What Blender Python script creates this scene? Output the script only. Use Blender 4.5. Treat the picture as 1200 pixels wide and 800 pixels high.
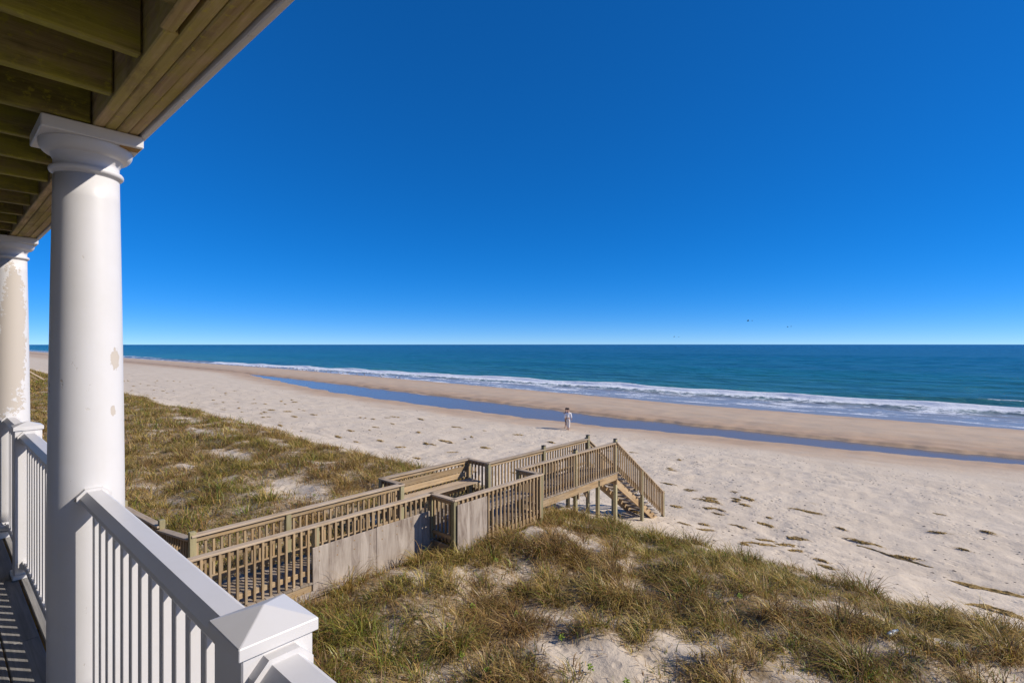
import bpy, bmesh, math, random
import numpy as np
from mathutils import Vector, Matrix

for o in list(bpy.data.objects):
    bpy.data.objects.remove(o, do_unlink=True)
S = bpy.context.scene
C = S.collection
R = math.radians
random.seed(7)
RNG = np.random.default_rng(11)

# ------------------------------------------------------------------ camera, sky, sun, exposure
# World axes: +Y is out to sea, -X runs up the coast along the balcony (u = -X, v = Y). Camera stands at the origin.
cam = bpy.data.cameras.new('camera')
cam.sensor_width = 36.0
cam.lens = 607.4 / 1200 * 36
cam.shift_y = 3.3 / 1200
cam.clip_start = 0.05
cam.clip_end = 60000
camo = bpy.data.objects.new('camera', cam)
C.objects.link(camo)
camo.rotation_euler = (R(90), 0, R(41.6))
S.camera = camo

SUN_EL, SUN_ROT = R(33), R(54)
w = bpy.data.worlds.new('World')
S.world = w
w.use_nodes = True
wt = w.node_tree
sky = wt.nodes.new('ShaderNodeTexSky')
sky.sky_type = 'NISHITA'
sky.sun_disc = False
sky.sun_elevation = SUN_EL
sky.sun_rotation = SUN_ROT
sky.altitude = 14500
sky.air_density = 2.9
sky.dust_density = 0.0
sky.ozone_density = 3.2
# the photograph's deep, saturated polarised blue, the same over the whole sky
gm = wt.nodes.new('ShaderNodeGamma')
gm.inputs[1].default_value = 0.66
hs = wt.nodes.new('ShaderNodeHueSaturation')
hs.inputs['Hue'].default_value = 0.514
hs.inputs['Saturation'].default_value = 1.62
hs.inputs['Value'].default_value = 2.08
wt.links.new(sky.outputs[0], gm.inputs[0])
wt.links.new(gm.outputs[0], hs.inputs['Color'])
wt.links.new(hs.outputs[0], wt.nodes['Background'].inputs[0])
wt.nodes['Background'].inputs[1].default_value = 0.12

sun = bpy.data.lights.new('sun', 'SUN')
sun.energy = 5.0
sun.angle = R(0.5)
sun.color = (1.0, 0.92, 0.81)
suno = bpy.data.objects.new('sun', sun)
C.objects.link(suno)
sdir = Vector((math.sin(SUN_ROT) * math.cos(SUN_EL), math.cos(SUN_ROT) * math.cos(SUN_EL), math.sin(SUN_EL)))
suno.rotation_euler = sdir.to_track_quat('Z', 'Y').to_euler()
suno.location = (20, 20, 30)

S.view_settings.view_transform = 'Standard'
S.view_settings.look = 'None'
S.view_settings.exposure = 0.05
S.view_settings.gamma = 1.0
S.view_settings.use_curve_mapping = False


# ------------------------------------------------------------------ helpers
def P(u, v, z):
    return Vector((-u, v, z))


def tag(o, label=None, cat=None, group=None, kind=None):
    if label: o['label'] = label
    if cat: o['category'] = cat
    if group: o['group'] = group
    if kind: o['kind'] = kind
    return o


def empty(name, loc, label=None, cat=None, group=None, kind=None):
    o = bpy.data.objects.new(name, None)
    o.empty_display_size = 0.2
    C.objects.link(o)
    o.location = loc
    return tag(o, label, cat, group, kind)


def put(name, me, M, parent=None):
    """link a mesh object with world matrix M; a child's local matrix is taken relative to its (unrotated) parents"""
    o = bpy.data.objects.new(name, me)
    C.objects.link(o)
    if parent is not None:
        o.parent = parent
        base = Matrix.Identity(4)
        p = parent
        chain = []
        while p is not None:
            chain.append(p)
            p = p.parent
        for q in reversed(chain):
            base = base @ q.matrix_basis
        M = base.inverted() @ M
    o.matrix_basis = M
    return o


def mesh_from(name, verts, faces, mat, smooth=False):
    me = bpy.data.meshes.new(name)
    me.from_pydata([tuple(v) for v in verts], [], faces)
    me.materials.append(mat)
    if smooth:
        me.polygons.foreach_set('use_smooth', [True] * len(me.polygons))
    me.update()
    return me


def bm_mesh(name, bm, mat, smooth=False):
    bmesh.ops.recalc_face_normals(bm, faces=bm.faces)
    me = bpy.data.meshes.new(name)
    bm.to_mesh(me)
    bm.free()
    me.materials.append(mat)
    if smooth:
        me.polygons.foreach_set('use_smooth', [True] * len(me.polygons))
    me.update()
    return me


_boxes = {}


def box_mesh(L, Wd, H, mat, bev=0.004):
    k = (round(L, 3), round(Wd, 3), round(H, 3), mat.name, bev)
    if k not in _boxes:
        bm = bmesh.new()
        bmesh.ops.create_cube(bm, size=1.0)
        for v in bm.verts:
            v.co = Vector((v.co.x * L, v.co.y * Wd, v.co.z * H))
        if bev:
            bmesh.ops.bevel(bm, geom=list(bm.edges), offset=min(bev, 0.3 * min(L, Wd, H)), segments=1, affect='EDGES', profile=0.5)
        _boxes[k] = bm_mesh('board', bm, mat)
    return _boxes[k]


def bar(name, p0, p1, Wd, H, mat, parent, up=(0, 0, 1), bev=0.004, roll=0.0):
    """a board whose length runs p0 -> p1, width Wd across, height H towards `up`"""
    p0, p1 = Vector(p0), Vector(p1)
    x = (p1 - p0)
    L = x.length
    x.normalize()
    upv = Vector(up)
    if abs(x.dot(upv)) > 0.98:
        upv = Vector((0, 1, 0))
    y = upv.cross(x).normalized()
    z = x.cross(y)
    M = Matrix.Translation((p0 + p1) / 2) @ Matrix((x, y, z)).transposed().to_4x4() @ Matrix.Rotation(roll, 4, 'X')
    return put(name, box_mesh(L, Wd, H, mat, bev), M, parent)


def lathe(prof, n=40):
    bm = bmesh.new()
    rings = []
    for r, z in prof:
        rings.append([bm.verts.new((r * math.cos(2 * math.pi * i / n), r * math.sin(2 * math.pi * i / n), z)) for i in range(n)])
    for a, b in zip(rings, rings[1:]):
        for i in range(n):
            bm.faces.new((a[i], a[(i + 1) % n], b[(i + 1) % n], b[i]))
    bm.faces.new(rings[0][::-1])
    bm.faces.new(rings[-1])
    return bm


def extrude_profile(prof, x0, x1):
    """prof: list of (y, z) ccw; extruded along X"""
    bm = bmesh.new()
    a = [bm.verts.new((x0, y, z)) for y, z in prof]
    b = [bm.verts.new((x1, y, z)) for y, z in prof]
    n = len(prof)
    for i in range(n):
        bm.faces.new((a[i], a[(i + 1) % n], b[(i + 1) % n], b[i]))
    bm.faces.new(a[::-1])
    bm.faces.new(b)
    return bm


# numpy gradient noise
_perm = np.random.default_rng(5).permutation(4096)


def pnoise(x, y, seed=0):
    x = np.asarray(x, float)
    y = np.asarray(y, float)
    xi = np.floor(x).astype(np.int64)
    yi = np.floor(y).astype(np.int64)
    xf, yf = x - xi, y - yi

    def g(ix, iy, dx, dy):
        h = _perm[(_perm[(ix + 131 * seed) & 4095] + iy) & 4095]
        a = h * (2 * math.pi / 4096) * 37.0
        return np.cos(a) * dx + np.sin(a) * dy
    s = xf * xf * xf * (xf * (xf * 6 - 15) + 10)
    t = yf * yf * yf * (yf * (yf * 6 - 15) + 10)
    n0 = g(xi, yi, xf, yf) * (1 - s) + g(xi + 1, yi, xf - 1, yf) * s
    n1 = g(xi, yi + 1, xf, yf - 1) * (1 - s) + g(xi + 1, yi + 1, xf - 1, yf - 1) * s
    return (n0 * (1 - t) + n1 * t) * 1.5


def fbm(x, y, octv=4, seed=0):
    r = 0
    a = 1.0
    for i in range(octv):
        r = r + a * pnoise(x * 2 ** i, y * 2 ** i, seed + i)
        a *= 0.5
    return r


def sstep(a, b, x):
    t = np.clip((x - a) / (b - a), 0, 1)
    return t * t * (3 - 2 * t)


# ------------------------------------------------------------------ materials
class NT:
    def __init__(self, name):
        self.m = bpy.data.materials.new(name)
        self.m.use_nodes = True
        self.t = self.m.node_tree
        self.b = self.t.nodes['Principled BSDF']
        self.out = self.t.nodes['Material Output']

    def n(self, typ, **kw):
        nd = self.t.nodes.new(typ)
        for k, v in kw.items():
            if k.startswith('i_'):
                key = k[2:]
                key = int(key) if key.isdigit() else key.replace('_', ' ')
                self.set(nd.inputs[key], v)
            else:
                setattr(nd, k, v)
        return nd

    def set(self, sock, v):
        if isinstance(v, bpy.types.NodeSocket):
            self.t.links.new(v, sock)
        else:
            if sock.type == 'RGBA' and len(v) == 3:
                v = (*v, 1)
            sock.default_value = v

    def coord(self, kind='Object'):
        return self.n('ShaderNodeTexCoord').outputs[kind]

    def mapping(self, vec, scale=(1, 1, 1), loc=(0, 0, 0)):
        return self.n('ShaderNodeMapping', i_Vector=vec, i_Scale=scale, i_Location=loc).outputs[0]

    def noise(self, vec, scale, detail=4, rough=0.55, out=0, dist=0.0):
        return self.n('ShaderNodeTexNoise', i_Vector=vec, i_Scale=scale, i_Detail=detail, i_Roughness=rough, i_Distortion=dist).outputs[out]

    def ramp(self, fac, stops):
        r = self.n('ShaderNodeValToRGB', i_0=fac)
        e = r.color_ramp.elements
        while len(e) < len(stops):
            e.new(0.5)
        for el, (p, c) in zip(e, stops):
            el.position = p
            el.color = (c, c, c, 1) if not hasattr(c, '__len__') else (*c, 1)
        return r.outputs[0]

    def mix(self, f, a, b, mode='MIX'):
        m = self.n('ShaderNodeMix', data_type='RGBA', blend_type=mode)
        self.set(m.inputs[0], f)
        self.set(m.inputs[6], a)
        self.set(m.inputs[7], b)
        return m.outputs[2]

    def math(self, op, a, b=0.0, c=0.0, clamp=False):
        m = self.n('ShaderNodeMath', operation=op, use_clamp=clamp)
        self.set(m.inputs[0], a)
        self.set(m.inputs[1], b)
        self.set(m.inputs[2], c)
        return m.outputs[0]

    def attr(self, name, out='Fac'):
        return self.n('ShaderNodeAttribute', attribute_name=name).outputs[out]

    def rand(self):
        return self.n('ShaderNodeObjectInfo').outputs['Random']

    def rcoord(self):
        """object coordinates shifted by a random amount for each object"""
        c = self.coord()
        s = self.math('MULTIPLY', self.rand(), 37.0)
        a = self.n('ShaderNodeVectorMath', operation='ADD')
        self.set(a.inputs[0], c)
        self.t.links.new(s, a.inputs[1])
        return a.outputs[0]

    def bump(self, h, strength=0.3, dist=0.01, normal=None):
        b = self.n('ShaderNodeBump', i_Height=h, i_Strength=strength, i_Distance=dist)
        if normal: self.set(b.inputs['Normal'], normal)
        return b.outputs[0]

    def fin(self, color=None, rough=None, normal=None, spec=None):
        if color is not None: self.set(self.b.inputs['Base Color'], color)
        if rough is not None: self.set(self.b.inputs['Roughness'], rough)
        if normal is not None: self.set(self.b.inputs['Normal'], normal)
        if spec is not None: self.set(self.b.inputs['Specular IOR Level'], spec)
        return self.m


def wood(name, c_dark, c_light, c_grey, grey=0.5, moss=None, mossamt=0.0, rough=0.85):
    k = NT(name)
    v = k.rcoord()
    grain = k.noise(k.mapping(v, (1.6, 38, 38)), 1.0, 5, 0.6, dist=0.4)
    fine = k.noise(k.mapping(v, (6, 160, 160)), 1.0, 3, 0.6)
    blot = k.noise(v, 2.3, 4, 0.6)
    c = k.mix(k.ramp(grain, [(0.3, 0), (0.72, 1)]), c_dark, c_light)
    c = k.mix(k.math('MULTIPLY', k.ramp(blot, [(0.35, 0), (0.68, 1)]), grey), c, c_grey)
    c = k.mix(k.math('MULTIPLY', k.ramp(fine, [(0.45, 0), (0.75, 1)]), 0.35), c, c_dark)
    tone = k.math('MULTIPLY_ADD', k.rand(), 0.45, 0.75)
    c = k.mix(1.0, c, k.n('ShaderNodeCombineColor', i_0=tone, i_1=tone, i_2=tone).outputs[0], 'MULTIPLY')
    if moss:
        mm = k.noise(k.mapping(v, (1.0, 2.2, 2.2)), 2.6, 6, 0.7)
        c = k.mix(k.math('MULTIPLY', k.ramp(mm, [(0.42, 0), (0.58, 1)]), mossamt), c, moss)
        m2_ = k.noise(k.mapping(v, (0.8, 2.5, 2.5), (5, 3, 1)), 2.2, 6, 0.7)
        c = k.mix(k.math('MULTIPLY', k.ramp(m2_, [(0.50, 0), (0.66, 1)]), 0.7), c, tuple(x * 0.45 for x in c_dark))
        sp_ = k.noise(v, 34, 4, 0.7)
        c = k.mix(k.math('MULTIPLY', k.ramp(sp_, [(0.58, 0), (0.68, 1)]), 0.55), c, tuple(min(1, x * 1.5) for x in moss))
    h = k.math('ADD', grain, k.math('MULTIPLY', fine, 0.4))
    return k.fin(c, rough, k.bump(h, 0.5, 0.006), 0.25)


M = {}
M['walk'] = wood('weathered_pine', (0.20, 0.125, 0.06), (0.52, 0.36, 0.19), (0.42, 0.35, 0.25), 0.5)
M['walkrail'] = wood('weathered_rail', (0.30, 0.215, 0.13), (0.58, 0.44, 0.29), (0.50, 0.42, 0.34), 0.6)
M['walkpost'] = wood('treated_post', (0.20, 0.17, 0.09), (0.42, 0.36, 0.20), (0.37, 0.35, 0.23), 0.5)
M['walkdeck'] = wood('walkway_boards', (0.19, 0.14, 0.09), (0.40, 0.31, 0.22), (0.38, 0.34, 0.29), 0.6)
k = NT('grey_board')
v = k.rcoord()
stv = k.noise(k.mapping(v, (7, 7, 0.9)), 1.0, 5, 0.65, dist=0.8)
blt = k.noise(v, 3.0, 5, 0.6)
c = k.mix(k.ramp(stv, [(0.30, 0), (0.66, 1)]), (0.17, 0.125, 0.095), (0.48, 0.41, 0.34))
c = k.mix(k.math('MULTIPLY', k.ramp(blt, [(0.45, 0), (0.7, 1)]), 0.5), c, (0.44, 0.37, 0.30))
M['panel'] = k.fin(c, 0.9, k.bump(stv, 0.4, 0.006), 0.2)
M['joist'] = wood('mossy_joist', (0.12, 0.085, 0.035), (0.33, 0.24, 0.115), (0.27, 0.23, 0.07), 0.6, (0.27, 0.245, 0.025), 0.85, 0.7)
M['beam'] = wood('beam_plies', (0.30, 0.19, 0.09), (0.74, 0.56, 0.34), (0.50, 0.38, 0.20), 0.6, (0.36, 0.31, 0.04), 0.55, 0.75)
M['floor'] = wood('balcony_boards', (0.17, 0.16, 0.15), (0.36, 0.34, 0.32), (0.30, 0.30, 0.29), 0.5)
M['siding'] = wood('house_siding', (0.60, 0.60, 0.60), (0.66, 0.66, 0.66), (0.64, 0.64, 0.64), 0.5)


def white_paint(name, chips=0.0, peel=None, rough=0.38):
    """white paint with faint dirt; chips = share of small flakes, peel = list of (x, y, z, radius_xy, radius_z) bare patches"""
    k = NT(name)
    v = k.coord()
    dirt = k.noise(v, 5, 5, 0.65)
    streak = k.noise(k.mapping(v, (16, 16, 0.7)), 1.0, 4, 0.6)
    c = k.mix(k.math('MULTIPLY', k.ramp(dirt, [(0.45, 0), (0.8, 1)]), 0.30), (0.645, 0.63, 0.63), (0.54, 0.515, 0.47))
    c = k.mix(k.math('MULTIPLY', k.ramp(streak, [(0.52, 0), (0.8, 1)]), 0.16), c, (0.55, 0.52, 0.46))
    h = k.noise(v, 60, 3, 0.5)
    n = k.bump(h, 0.06, 0.002)
    bare = None
    if chips:
        sp = k.noise(k.mapping(v, (1, 1, 0.8)), 26, 4, 0.7)
        zone = k.noise(v, 2.4, 2, 0.5)
        bare = k.math('MULTIPLY', k.ramp(sp, [(0.645, 0), (0.66, 1)]), k.ramp(zone, [(0.54, 0), (0.60, 1)]))
    if peel:
        edge = k.math('ADD', k.math('MULTIPLY', k.noise(v, 9, 5, 0.7), 0.6), k.math('MULTIPLY', k.noise(v, 45, 5, 0.7), 0.4))
        for (x, y, z, rx, rz) in peel:
            dv = k.n('ShaderNodeVectorMath', operation='SUBTRACT')
            k.set(dv.inputs[0], v)
            dv.inputs[1].default_value = (x, y, z)
            sc = k.mapping(dv.outputs[0], (1 / rx, 1 / rx, 1 / rz))
            ln = k.n('ShaderNodeVectorMath', operation='LENGTH')
            k.set(ln.inputs[0], sc)
            q = k.math('ADD', ln.outputs['Value'], k.math('MULTIPLY_ADD', edge, 2.4, -1.2))
            msk = k.ramp(q, [(0.80, 1), (0.83, 0)])
            bare = msk if bare is None else k.math('MAXIMUM', bare, msk)
    if bare is not None:
        c = k.mix(bare, c, (0.50, 0.445, 0.385))
        n = k.bump(k.math('MULTIPLY', bare, -1.0), 0.5, 0.002, n)
        rg = k.math('MULTIPLY_ADD', bare, 0.4, rough)
    else:
        rg = rough
    return k.fin(c, rg, n)


M['white'] = white_paint('white_vinyl')
M['fascia'] = white_paint('white_fascia', chips=0.2, rough=0.5)
M['column'] = white_paint('painted_column', chips=0.6, peel=[(0.097, 0.082, 1.49, 0.030, 0.060), (0.106, 0.070, 1.27, 0.014, 0.03), (0.103, 0.074, 1.62, 0.010, 0.02)])
M['column_peel'] = white_paint('peeling_column', chips=0.7, peel=[(0.125, 0.02, 1.62, 0.115, 0.72), (0.115, -0.05, 1.30, 0.11, 0.40)])
M['capital'] = white_paint('painted_capital', chips=0.3)


def plain(name, col, rough=0.6, spec=0.4, nz=0.12):
    k = NT(name)
    v = k.rcoord()
    f = k.noise(v, 8, 4, 0.6)
    c = k.mix(f, tuple(x * (1 - nz) for x in col), tuple(min(1, x * (1 + nz)) for x in col))
    return k.fin(c, rough, None, spec)


M['stain'] = plain('rust_stain', (0.30, 0.17, 0.05), 0.8)
M['screw'] = plain('screw_steel', (0.45, 0.40, 0.33), 0.4)

# sand: dry pale, wet tan, litter under the grass
k = NT('sand')
pos = k.n('ShaderNodeNewGeometry').outputs['Position']
wet, veg = k.attr('wet'), k.attr('veg')
n1 = k.noise(pos, 0.55, 6, 0.6)
n2 = k.noise(pos, 7.0, 5, 0.65)
n3 = k.noise(pos, 240, 2, 0.6)
c = k.mix(k.ramp(n1, [(0.3, 0), (0.7, 1)]), (0.67, 0.562, 0.43), (0.60, 0.495, 0.37))
c = k.mix(k.math('MULTIPLY', k.ramp(n2, [(0.5, 0), (0.78, 1)]), 0.35), c, (0.47, 0.385, 0.31))
c = k.mix(k.math('MULTIPLY', k.ramp(n3, [(0.55, 0), (0.7, 1)]), 0.22), c, (0.38, 0.32, 0.27))
wn = k.noise(k.mapping(pos, (0.35, 1.6, 1)), 0.6, 5, 0.6)
wf = k.math('ADD', wet, k.math('MULTIPLY', k.math('SUBTRACT', wn, 0.5), k.math('MULTIPLY', wet, 0.9)), clamp=True)
c = k.mix(wf, c, k.mix(k.ramp(n1, [(0.35, 0), (0.65, 1)]), (0.39, 0.265, 0.165), (0.55, 0.365, 0.215)))
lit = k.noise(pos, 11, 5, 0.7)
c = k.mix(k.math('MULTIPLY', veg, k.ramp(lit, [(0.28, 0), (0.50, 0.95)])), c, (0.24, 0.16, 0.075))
# faint streaks of straw litter along the upper beach
sl = k.noise(k.mapping(pos, (0.35, 1.5, 1)), 1.1, 7, 0.72, dist=0.5)
c = k.mix(k.math('MULTIPLY', k.math('MULTIPLY', k.ramp(sl, [(0.60, 0), (0.70, 0.6)]), k.math('SUBTRACT', 1.0, wf, clamp=True)), k.ramp(lit, [(0.42, 0), (0.60, 1)])), c, (0.34, 0.24, 0.12))
# trampled pits and footprints on the dry sand
vor = k.n('ShaderNodeTexVoronoi', i_Vector=k.mapping(pos, (1.0, 1.35, 1)), i_Scale=1.7, i_Randomness=1.0)
pit = k.ramp(vor.outputs['Distance'], [(0.10, 0), (0.24, 1)])
vor2 = k.n('ShaderNodeTexVoronoi', i_Vector=pos, i_Scale=4.2, i_Randomness=1.0)
pit2 = k.ramp(vor2.outputs['Distance'], [(0.12, 0), (0.32, 1)])
area = k.ramp(k.noise(pos, 0.35, 3, 0.5), [(0.38, 0), (0.6, 1)])
dry = k.math('SUBTRACT', 1.0, wf, clamp=True)
h = k.math('MULTIPLY', k.math('ADD', pit, k.math('MULTIPLY', pit2, 0.55)), k.math('MULTIPLY', area, dry))
h = k.math('ADD', h, k.math('MULTIPLY', n2, k.math('MULTIPLY_ADD', dry, 0.75, 0.3)))
h = k.math('ADD', h, k.math('MULTIPLY', n3, 0.06))
nb = k.bump(h, 0.65, 0.045)
M['sand'] = k.fin(c, k.math('MULTIPLY_ADD', wf, -0.32, 0.95), nb, 0.25)

# sea
k = NT('sea_water')
pos = k.n('ShaderNodeNewGeometry').outputs['Position']
foam, deep, wash = k.attr('foam'), k.attr('deep'), k.attr('wash')
wc = k.ramp(deep, [(0.0, (0.055, 0.22, 0.195)), (0.15, (0.016, 0.145, 0.150)), (0.45, (0.004, 0.082, 0.110)), (1.0, (0.002, 0.036, 0.078))])
pat = k.noise(k.mapping(pos, (0.25, 1.0, 1)), 0.035, 5, 0.6)
wc = k.mix(k.ramp(pat, [(0.35, 0), (0.68, 0.55)]), wc, (0.010, 0.055, 0.10))
pat2 = k.noise(k.mapping(pos, (0.3, 1.0, 1)), 0.5, 4, 0.6)
wc = k.mix(k.ramp(pat2, [(0.5, 0), (0.8, 0.35)]), wc, (0.03, 0.16, 0.18))
wc = k.mix(k.math('MULTIPLY', wash, 0.85), wc, (0.34, 0.315, 0.31))
fn = k.noise(k.mapping(pos, (0.55, 1.0, 1)), 1.3, 7, 0.7)
fn2 = k.noise(k.mapping(pos, (0.8, 1.0, 1)), 5.5, 5, 0.7)
ff = k.math('ADD', foam, k.math('ADD', k.math('MULTIPLY_ADD', fn, 1.5, -0.75), k.math('MULTIPLY_ADD', fn2, 0.7, -0.35)))
ff = k.math('MULTIPLY', k.ramp(ff, [(0.36, 0), (0.62, 1)]), k.ramp(foam, [(0.02, 0), (0.15, 1)]))
b1 = k.noise(k.mapping(pos, (0.35, 1.0, 1)), 0.9, 6, 0.62)
b2 = k.noise(k.mapping(pos, (0.5, 1.0, 1)), 0.16, 4, 0.6)
hh = k.math('ADD', k.math('MULTIPLY', b1, 0.8), k.math('MULTIPLY', b2, 1.8))
calm = k.math('SUBTRACT', 1.0, k.math('MULTIPLY', wash, 0.9))
nb = k.bump(k.math('MULTIPLY', hh, calm), 1.0, 1.1)
k.set(k.b.inputs['IOR'], 1.33)
k.fin(wc, 0.22, nb, 0.22)
fb = k.n('ShaderNodeBsdfDiffuse', i_Color=(0.80, 0.82, 0.85), i_Normal=k.bump(k.math('ADD', fn, fn2), 0.7, 0.25))
mx = k.n('ShaderNodeMixShader', i_0=ff)
k.t.links.new(k.b.outputs[0], mx.inputs[1])
k.t.links.new(fb.outputs[0], mx.inputs[2])
k.t.links.new(mx.outputs[0], k.out.inputs[0])
M['sea'] = k.m

k = NT('pool_water')
pos = k.n('ShaderNodeNewGeometry').outputs['Position']
hb = k.noise(k.mapping(pos, (0.6, 1.0, 1)), 2.6, 4, 0.6)
k.set(k.b.inputs['IOR'], 1.33)
M['pool'] = k.fin(k.mix(k.noise(pos, 0.25, 3), (0.165, 0.15, 0.145), (0.20, 0.172, 0.155)), 0.12, k.bump(hb, 0.5, 0.03), 0.08)

# grass blades: colour by blade, some light passes through
k = NT('grass_blades')
col = k.attr('col', 'Color')
df = k.n('ShaderNodeBsdfDiffuse', i_Color=col)
tr = k.n('ShaderNodeBsdfTranslucent', i_Color=col)
gl = k.n('ShaderNodeBsdfGlossy', i_Color=(1, 1, 1, 1), i_Roughness=0.45)
m1 = k.n('ShaderNodeMixShader', i_0=0.28)
k.t.links.new(df.outputs[0], m1.inputs[1])
k.t.links.new(tr.outputs[0], m1.inputs[2])
m2 = k.n('ShaderNodeMixShader', i_0=0.03)
k.t.links.new(m1.outputs[0], m2.inputs[1])
k.t.links.new(gl.outputs[0], m2.inputs[2])
k.t.links.new(m2.outputs[0], k.out.inputs[0])
M['grass'] = k.m

k = NT('seaweed')
v = k.rcoord()
f = k.noise(v, 14, 5, 0.7)
M['wrack'] = k.fin(k.mix(k.ramp(f, [(0.35, 0), (0.65, 1)]), (0.20, 0.12, 0.04), (0.52, 0.35, 0.12)), 0.9, k.bump(f, 1.0, 0.05), 0.2)
M['debris'] = plain('beach_debris', (0.15, 0.12, 0.10), 0.9)
M['leaf'] = plain('plant_leaf', (0.24, 0.32, 0.03), 0.5)
M['stem'] = plain('plant_stem', (0.16, 0.15, 0.05), 0.7)
M['skin'] = plain('skin', (0.45, 0.27, 0.19), 0.55)
M['shirt'] = plain('white_cloth', (0.78, 0.77, 0.78), 0.85)
M['cream'] = plain('cream_cloth', (0.62, 0.55, 0.46), 0.85)
M['trouser'] = plain('pale_cloth', (0.66, 0.60, 0.55), 0.85)
M['dark'] = plain('dark_cloth', (0.035, 0.03, 0.035), 0.85)
M['hair'] = plain('dark_hair', (0.03, 0.02, 0.015), 0.6)
M['bird'] = plain('bird_grey', (0.10, 0.10, 0.11), 0.8)
M['gull'] = plain('gull_white', (0.62, 0.62, 0.62), 0.8)
M['eye'] = plain('eye', (0.01, 0.01, 0.01), 0.2)
M['bill'] = plain('bill', (0.35, 0.20, 0.04), 0.5)
M['plastic'] = plain('clear_plastic', (0.40, 0.46, 0.50), 0.3)
M['cap'] = plain('blue_plastic', (0.04, 0.20, 0.45), 0.4)

# ------------------------------------------------------------------ terrain (dune, beach, bar) as one sheet
CH_U = [-400, -60, -2, 6, 28, 45, 70, 85, 110, 132, 150]
CH_LO = [44.5, 43.8, 43.3, 41.9, 39.05, 38.9, 40.1, 42.5, 47.0, 51.2, 51.4]
CH_HI = [46.5, 45.9, 45.6, 45.2, 44.9, 46.5, 48.3, 49.5, 51.0, 51.6, 51.5]
DUNE_V = [-80, 0, 3, 6, 9, 11, 12.5, 14, 15.5, 18]
DUNE_Z = [-4.6, -4.6, -4.5, -4.47, -4.47, -4.66, -5.08, -5.62, -6.02, -6.35]
DECK = -4.10          # walkway deck level
WL, WR = 9.65, 8.60   # walkway rails, up-coast and down-coast


def terrain(u, v):
    lo = np.interp(u, CH_U, CH_LO) + 0.55 * pnoise(u * 0.23, 0 * u, 41) + 0.2 * pnoise(u * 0.9, 0 * u, 42)
    hi = np.interp(u, CH_U, CH_HI) + 0.45 * pnoise(u * 0.3, 0 * u + 7, 43) + 0.2 * pnoise(u * 1.1, 0 * u, 44)
    hi = np.maximum(hi, lo + 0.02)
    L = -7.20 + 0.22 * sstep(122, 150, u)
    # the dune's seaward edge wanders
    ed = 0.7 * pnoise(u * 0.11, 0 * u + 3, 21) + 0.35 * pnoise(u * 0.37, 0 * u, 22) + 0.35 * sstep(4, 16, u) * (1 - sstep(200, 400, u)) + 0.30
    vs = v - ed * sstep(6, 10, v) * (1 - sstep(15, 20, v))
    dz = np.interp(vs, DUNE_V, DUNE_Z)
    t = np.clip((v - 18) / np.maximum(lo - 18, 1), 0, 1)
    beach = -6.35 + (L + 6.35) * (0.35 * t + 0.65 * t ** 1.35)
    z = np.where(v < 18, dz, beach)
    chan = (v > lo) & (v < hi)
    tc = np.clip((v - lo) / (hi - lo), 0, 1)
    z = np.where(chan, L - 0.16 * np.sin(np.pi * tc) * np.minimum(1, (hi - lo) / 2), z)
    b = v - hi
    barz = L + 0.17 * sstep(0, 0.45, b) + 0.16 * sstep(0, 7, b)
    barz = np.where(b > 7, barz - 0.60 * sstep(7, 26, b) - 0.07 * np.maximum(b - 14, 0), barz)
    z = np.where(v >= hi, barz, z)
    # relief
    dm = sstep(0.5, 3, v) * (1 - sstep(11.5, 14.5, vs))
    z = z + dm * (0.16 * fbm(u / 3.4, v / 2.6, 3, 1) + 0.075 * fbm(u / 0.7, v / 0.7, 3, 9))
    bm_ = sstep(13, 16, v) * (1 - sstep(30, 38, v))
    z = z + bm_ * (0.05 * fbm(u / 2.2, v / 1.8, 3, 14) + 0.035 * fbm(u / 0.55, v / 0.5, 2, 17))
    z = z + sstep(40, 47, v) * 0.035 * fbm(u / 5, v / 2.4, 3, 30)
    # keep the ground under the walkway's framing
    near = (1 - sstep(0.0, 0.3, np.maximum(np.abs(u - 9.13) - np.where((v > 6.9) & (v < 10.1), 1.25, 0.62), 0))) * (1 - sstep(10.5, 12, v)) * sstep(-6, 0, v)
    z = np.where(near > 0, z + near * np.minimum(0, (DECK - 0.34) - z), z)
    # the boarded side is banked with sand
    bank = np.exp(-((u - 7.2) / 1.0) ** 2) * sstep(3.2, 5.5, v) * (1 - sstep(9.5, 11.5, v))
    z = z + 0.26 * bank * (1 - near)
    return z, lo, hi


def ground(u, v):
    return float(terrain(np.array([u * 1.0]), np.array([v * 1.0]))[0][0])


PATCH = [(1.0, 9.45, 0.42, 0.38), (3.7, 6.1, 1.2, 0.75), (3.2, 7.3, 0.45, 0.5), (4.9, 6.9, 0.4, 0.3), (15.4, 7.6, 2.0, 0.85), (18.2, 9.8, 0.9, 0.5), (7.3, 8.9, 0.5, 0.45), (6.6, 9.7, 0.7, 0.4),
         (29, 9.4, 2.4, 0.4), (24, 10.6, 1.6, 0.45), (36, 10.4, 2.4, 0.4), (20, 12.2, 1.3, 0.4), (1.3, 7.7, 0.9, 0.5), (-0.6, 9.6, 0.7, 0.5), (0.5, 10.4, 0.6, 0.3), (22.5, 8.1, 1.6, 0.5), (2.2, 10.2, 0.6, 0.35)]


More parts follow.
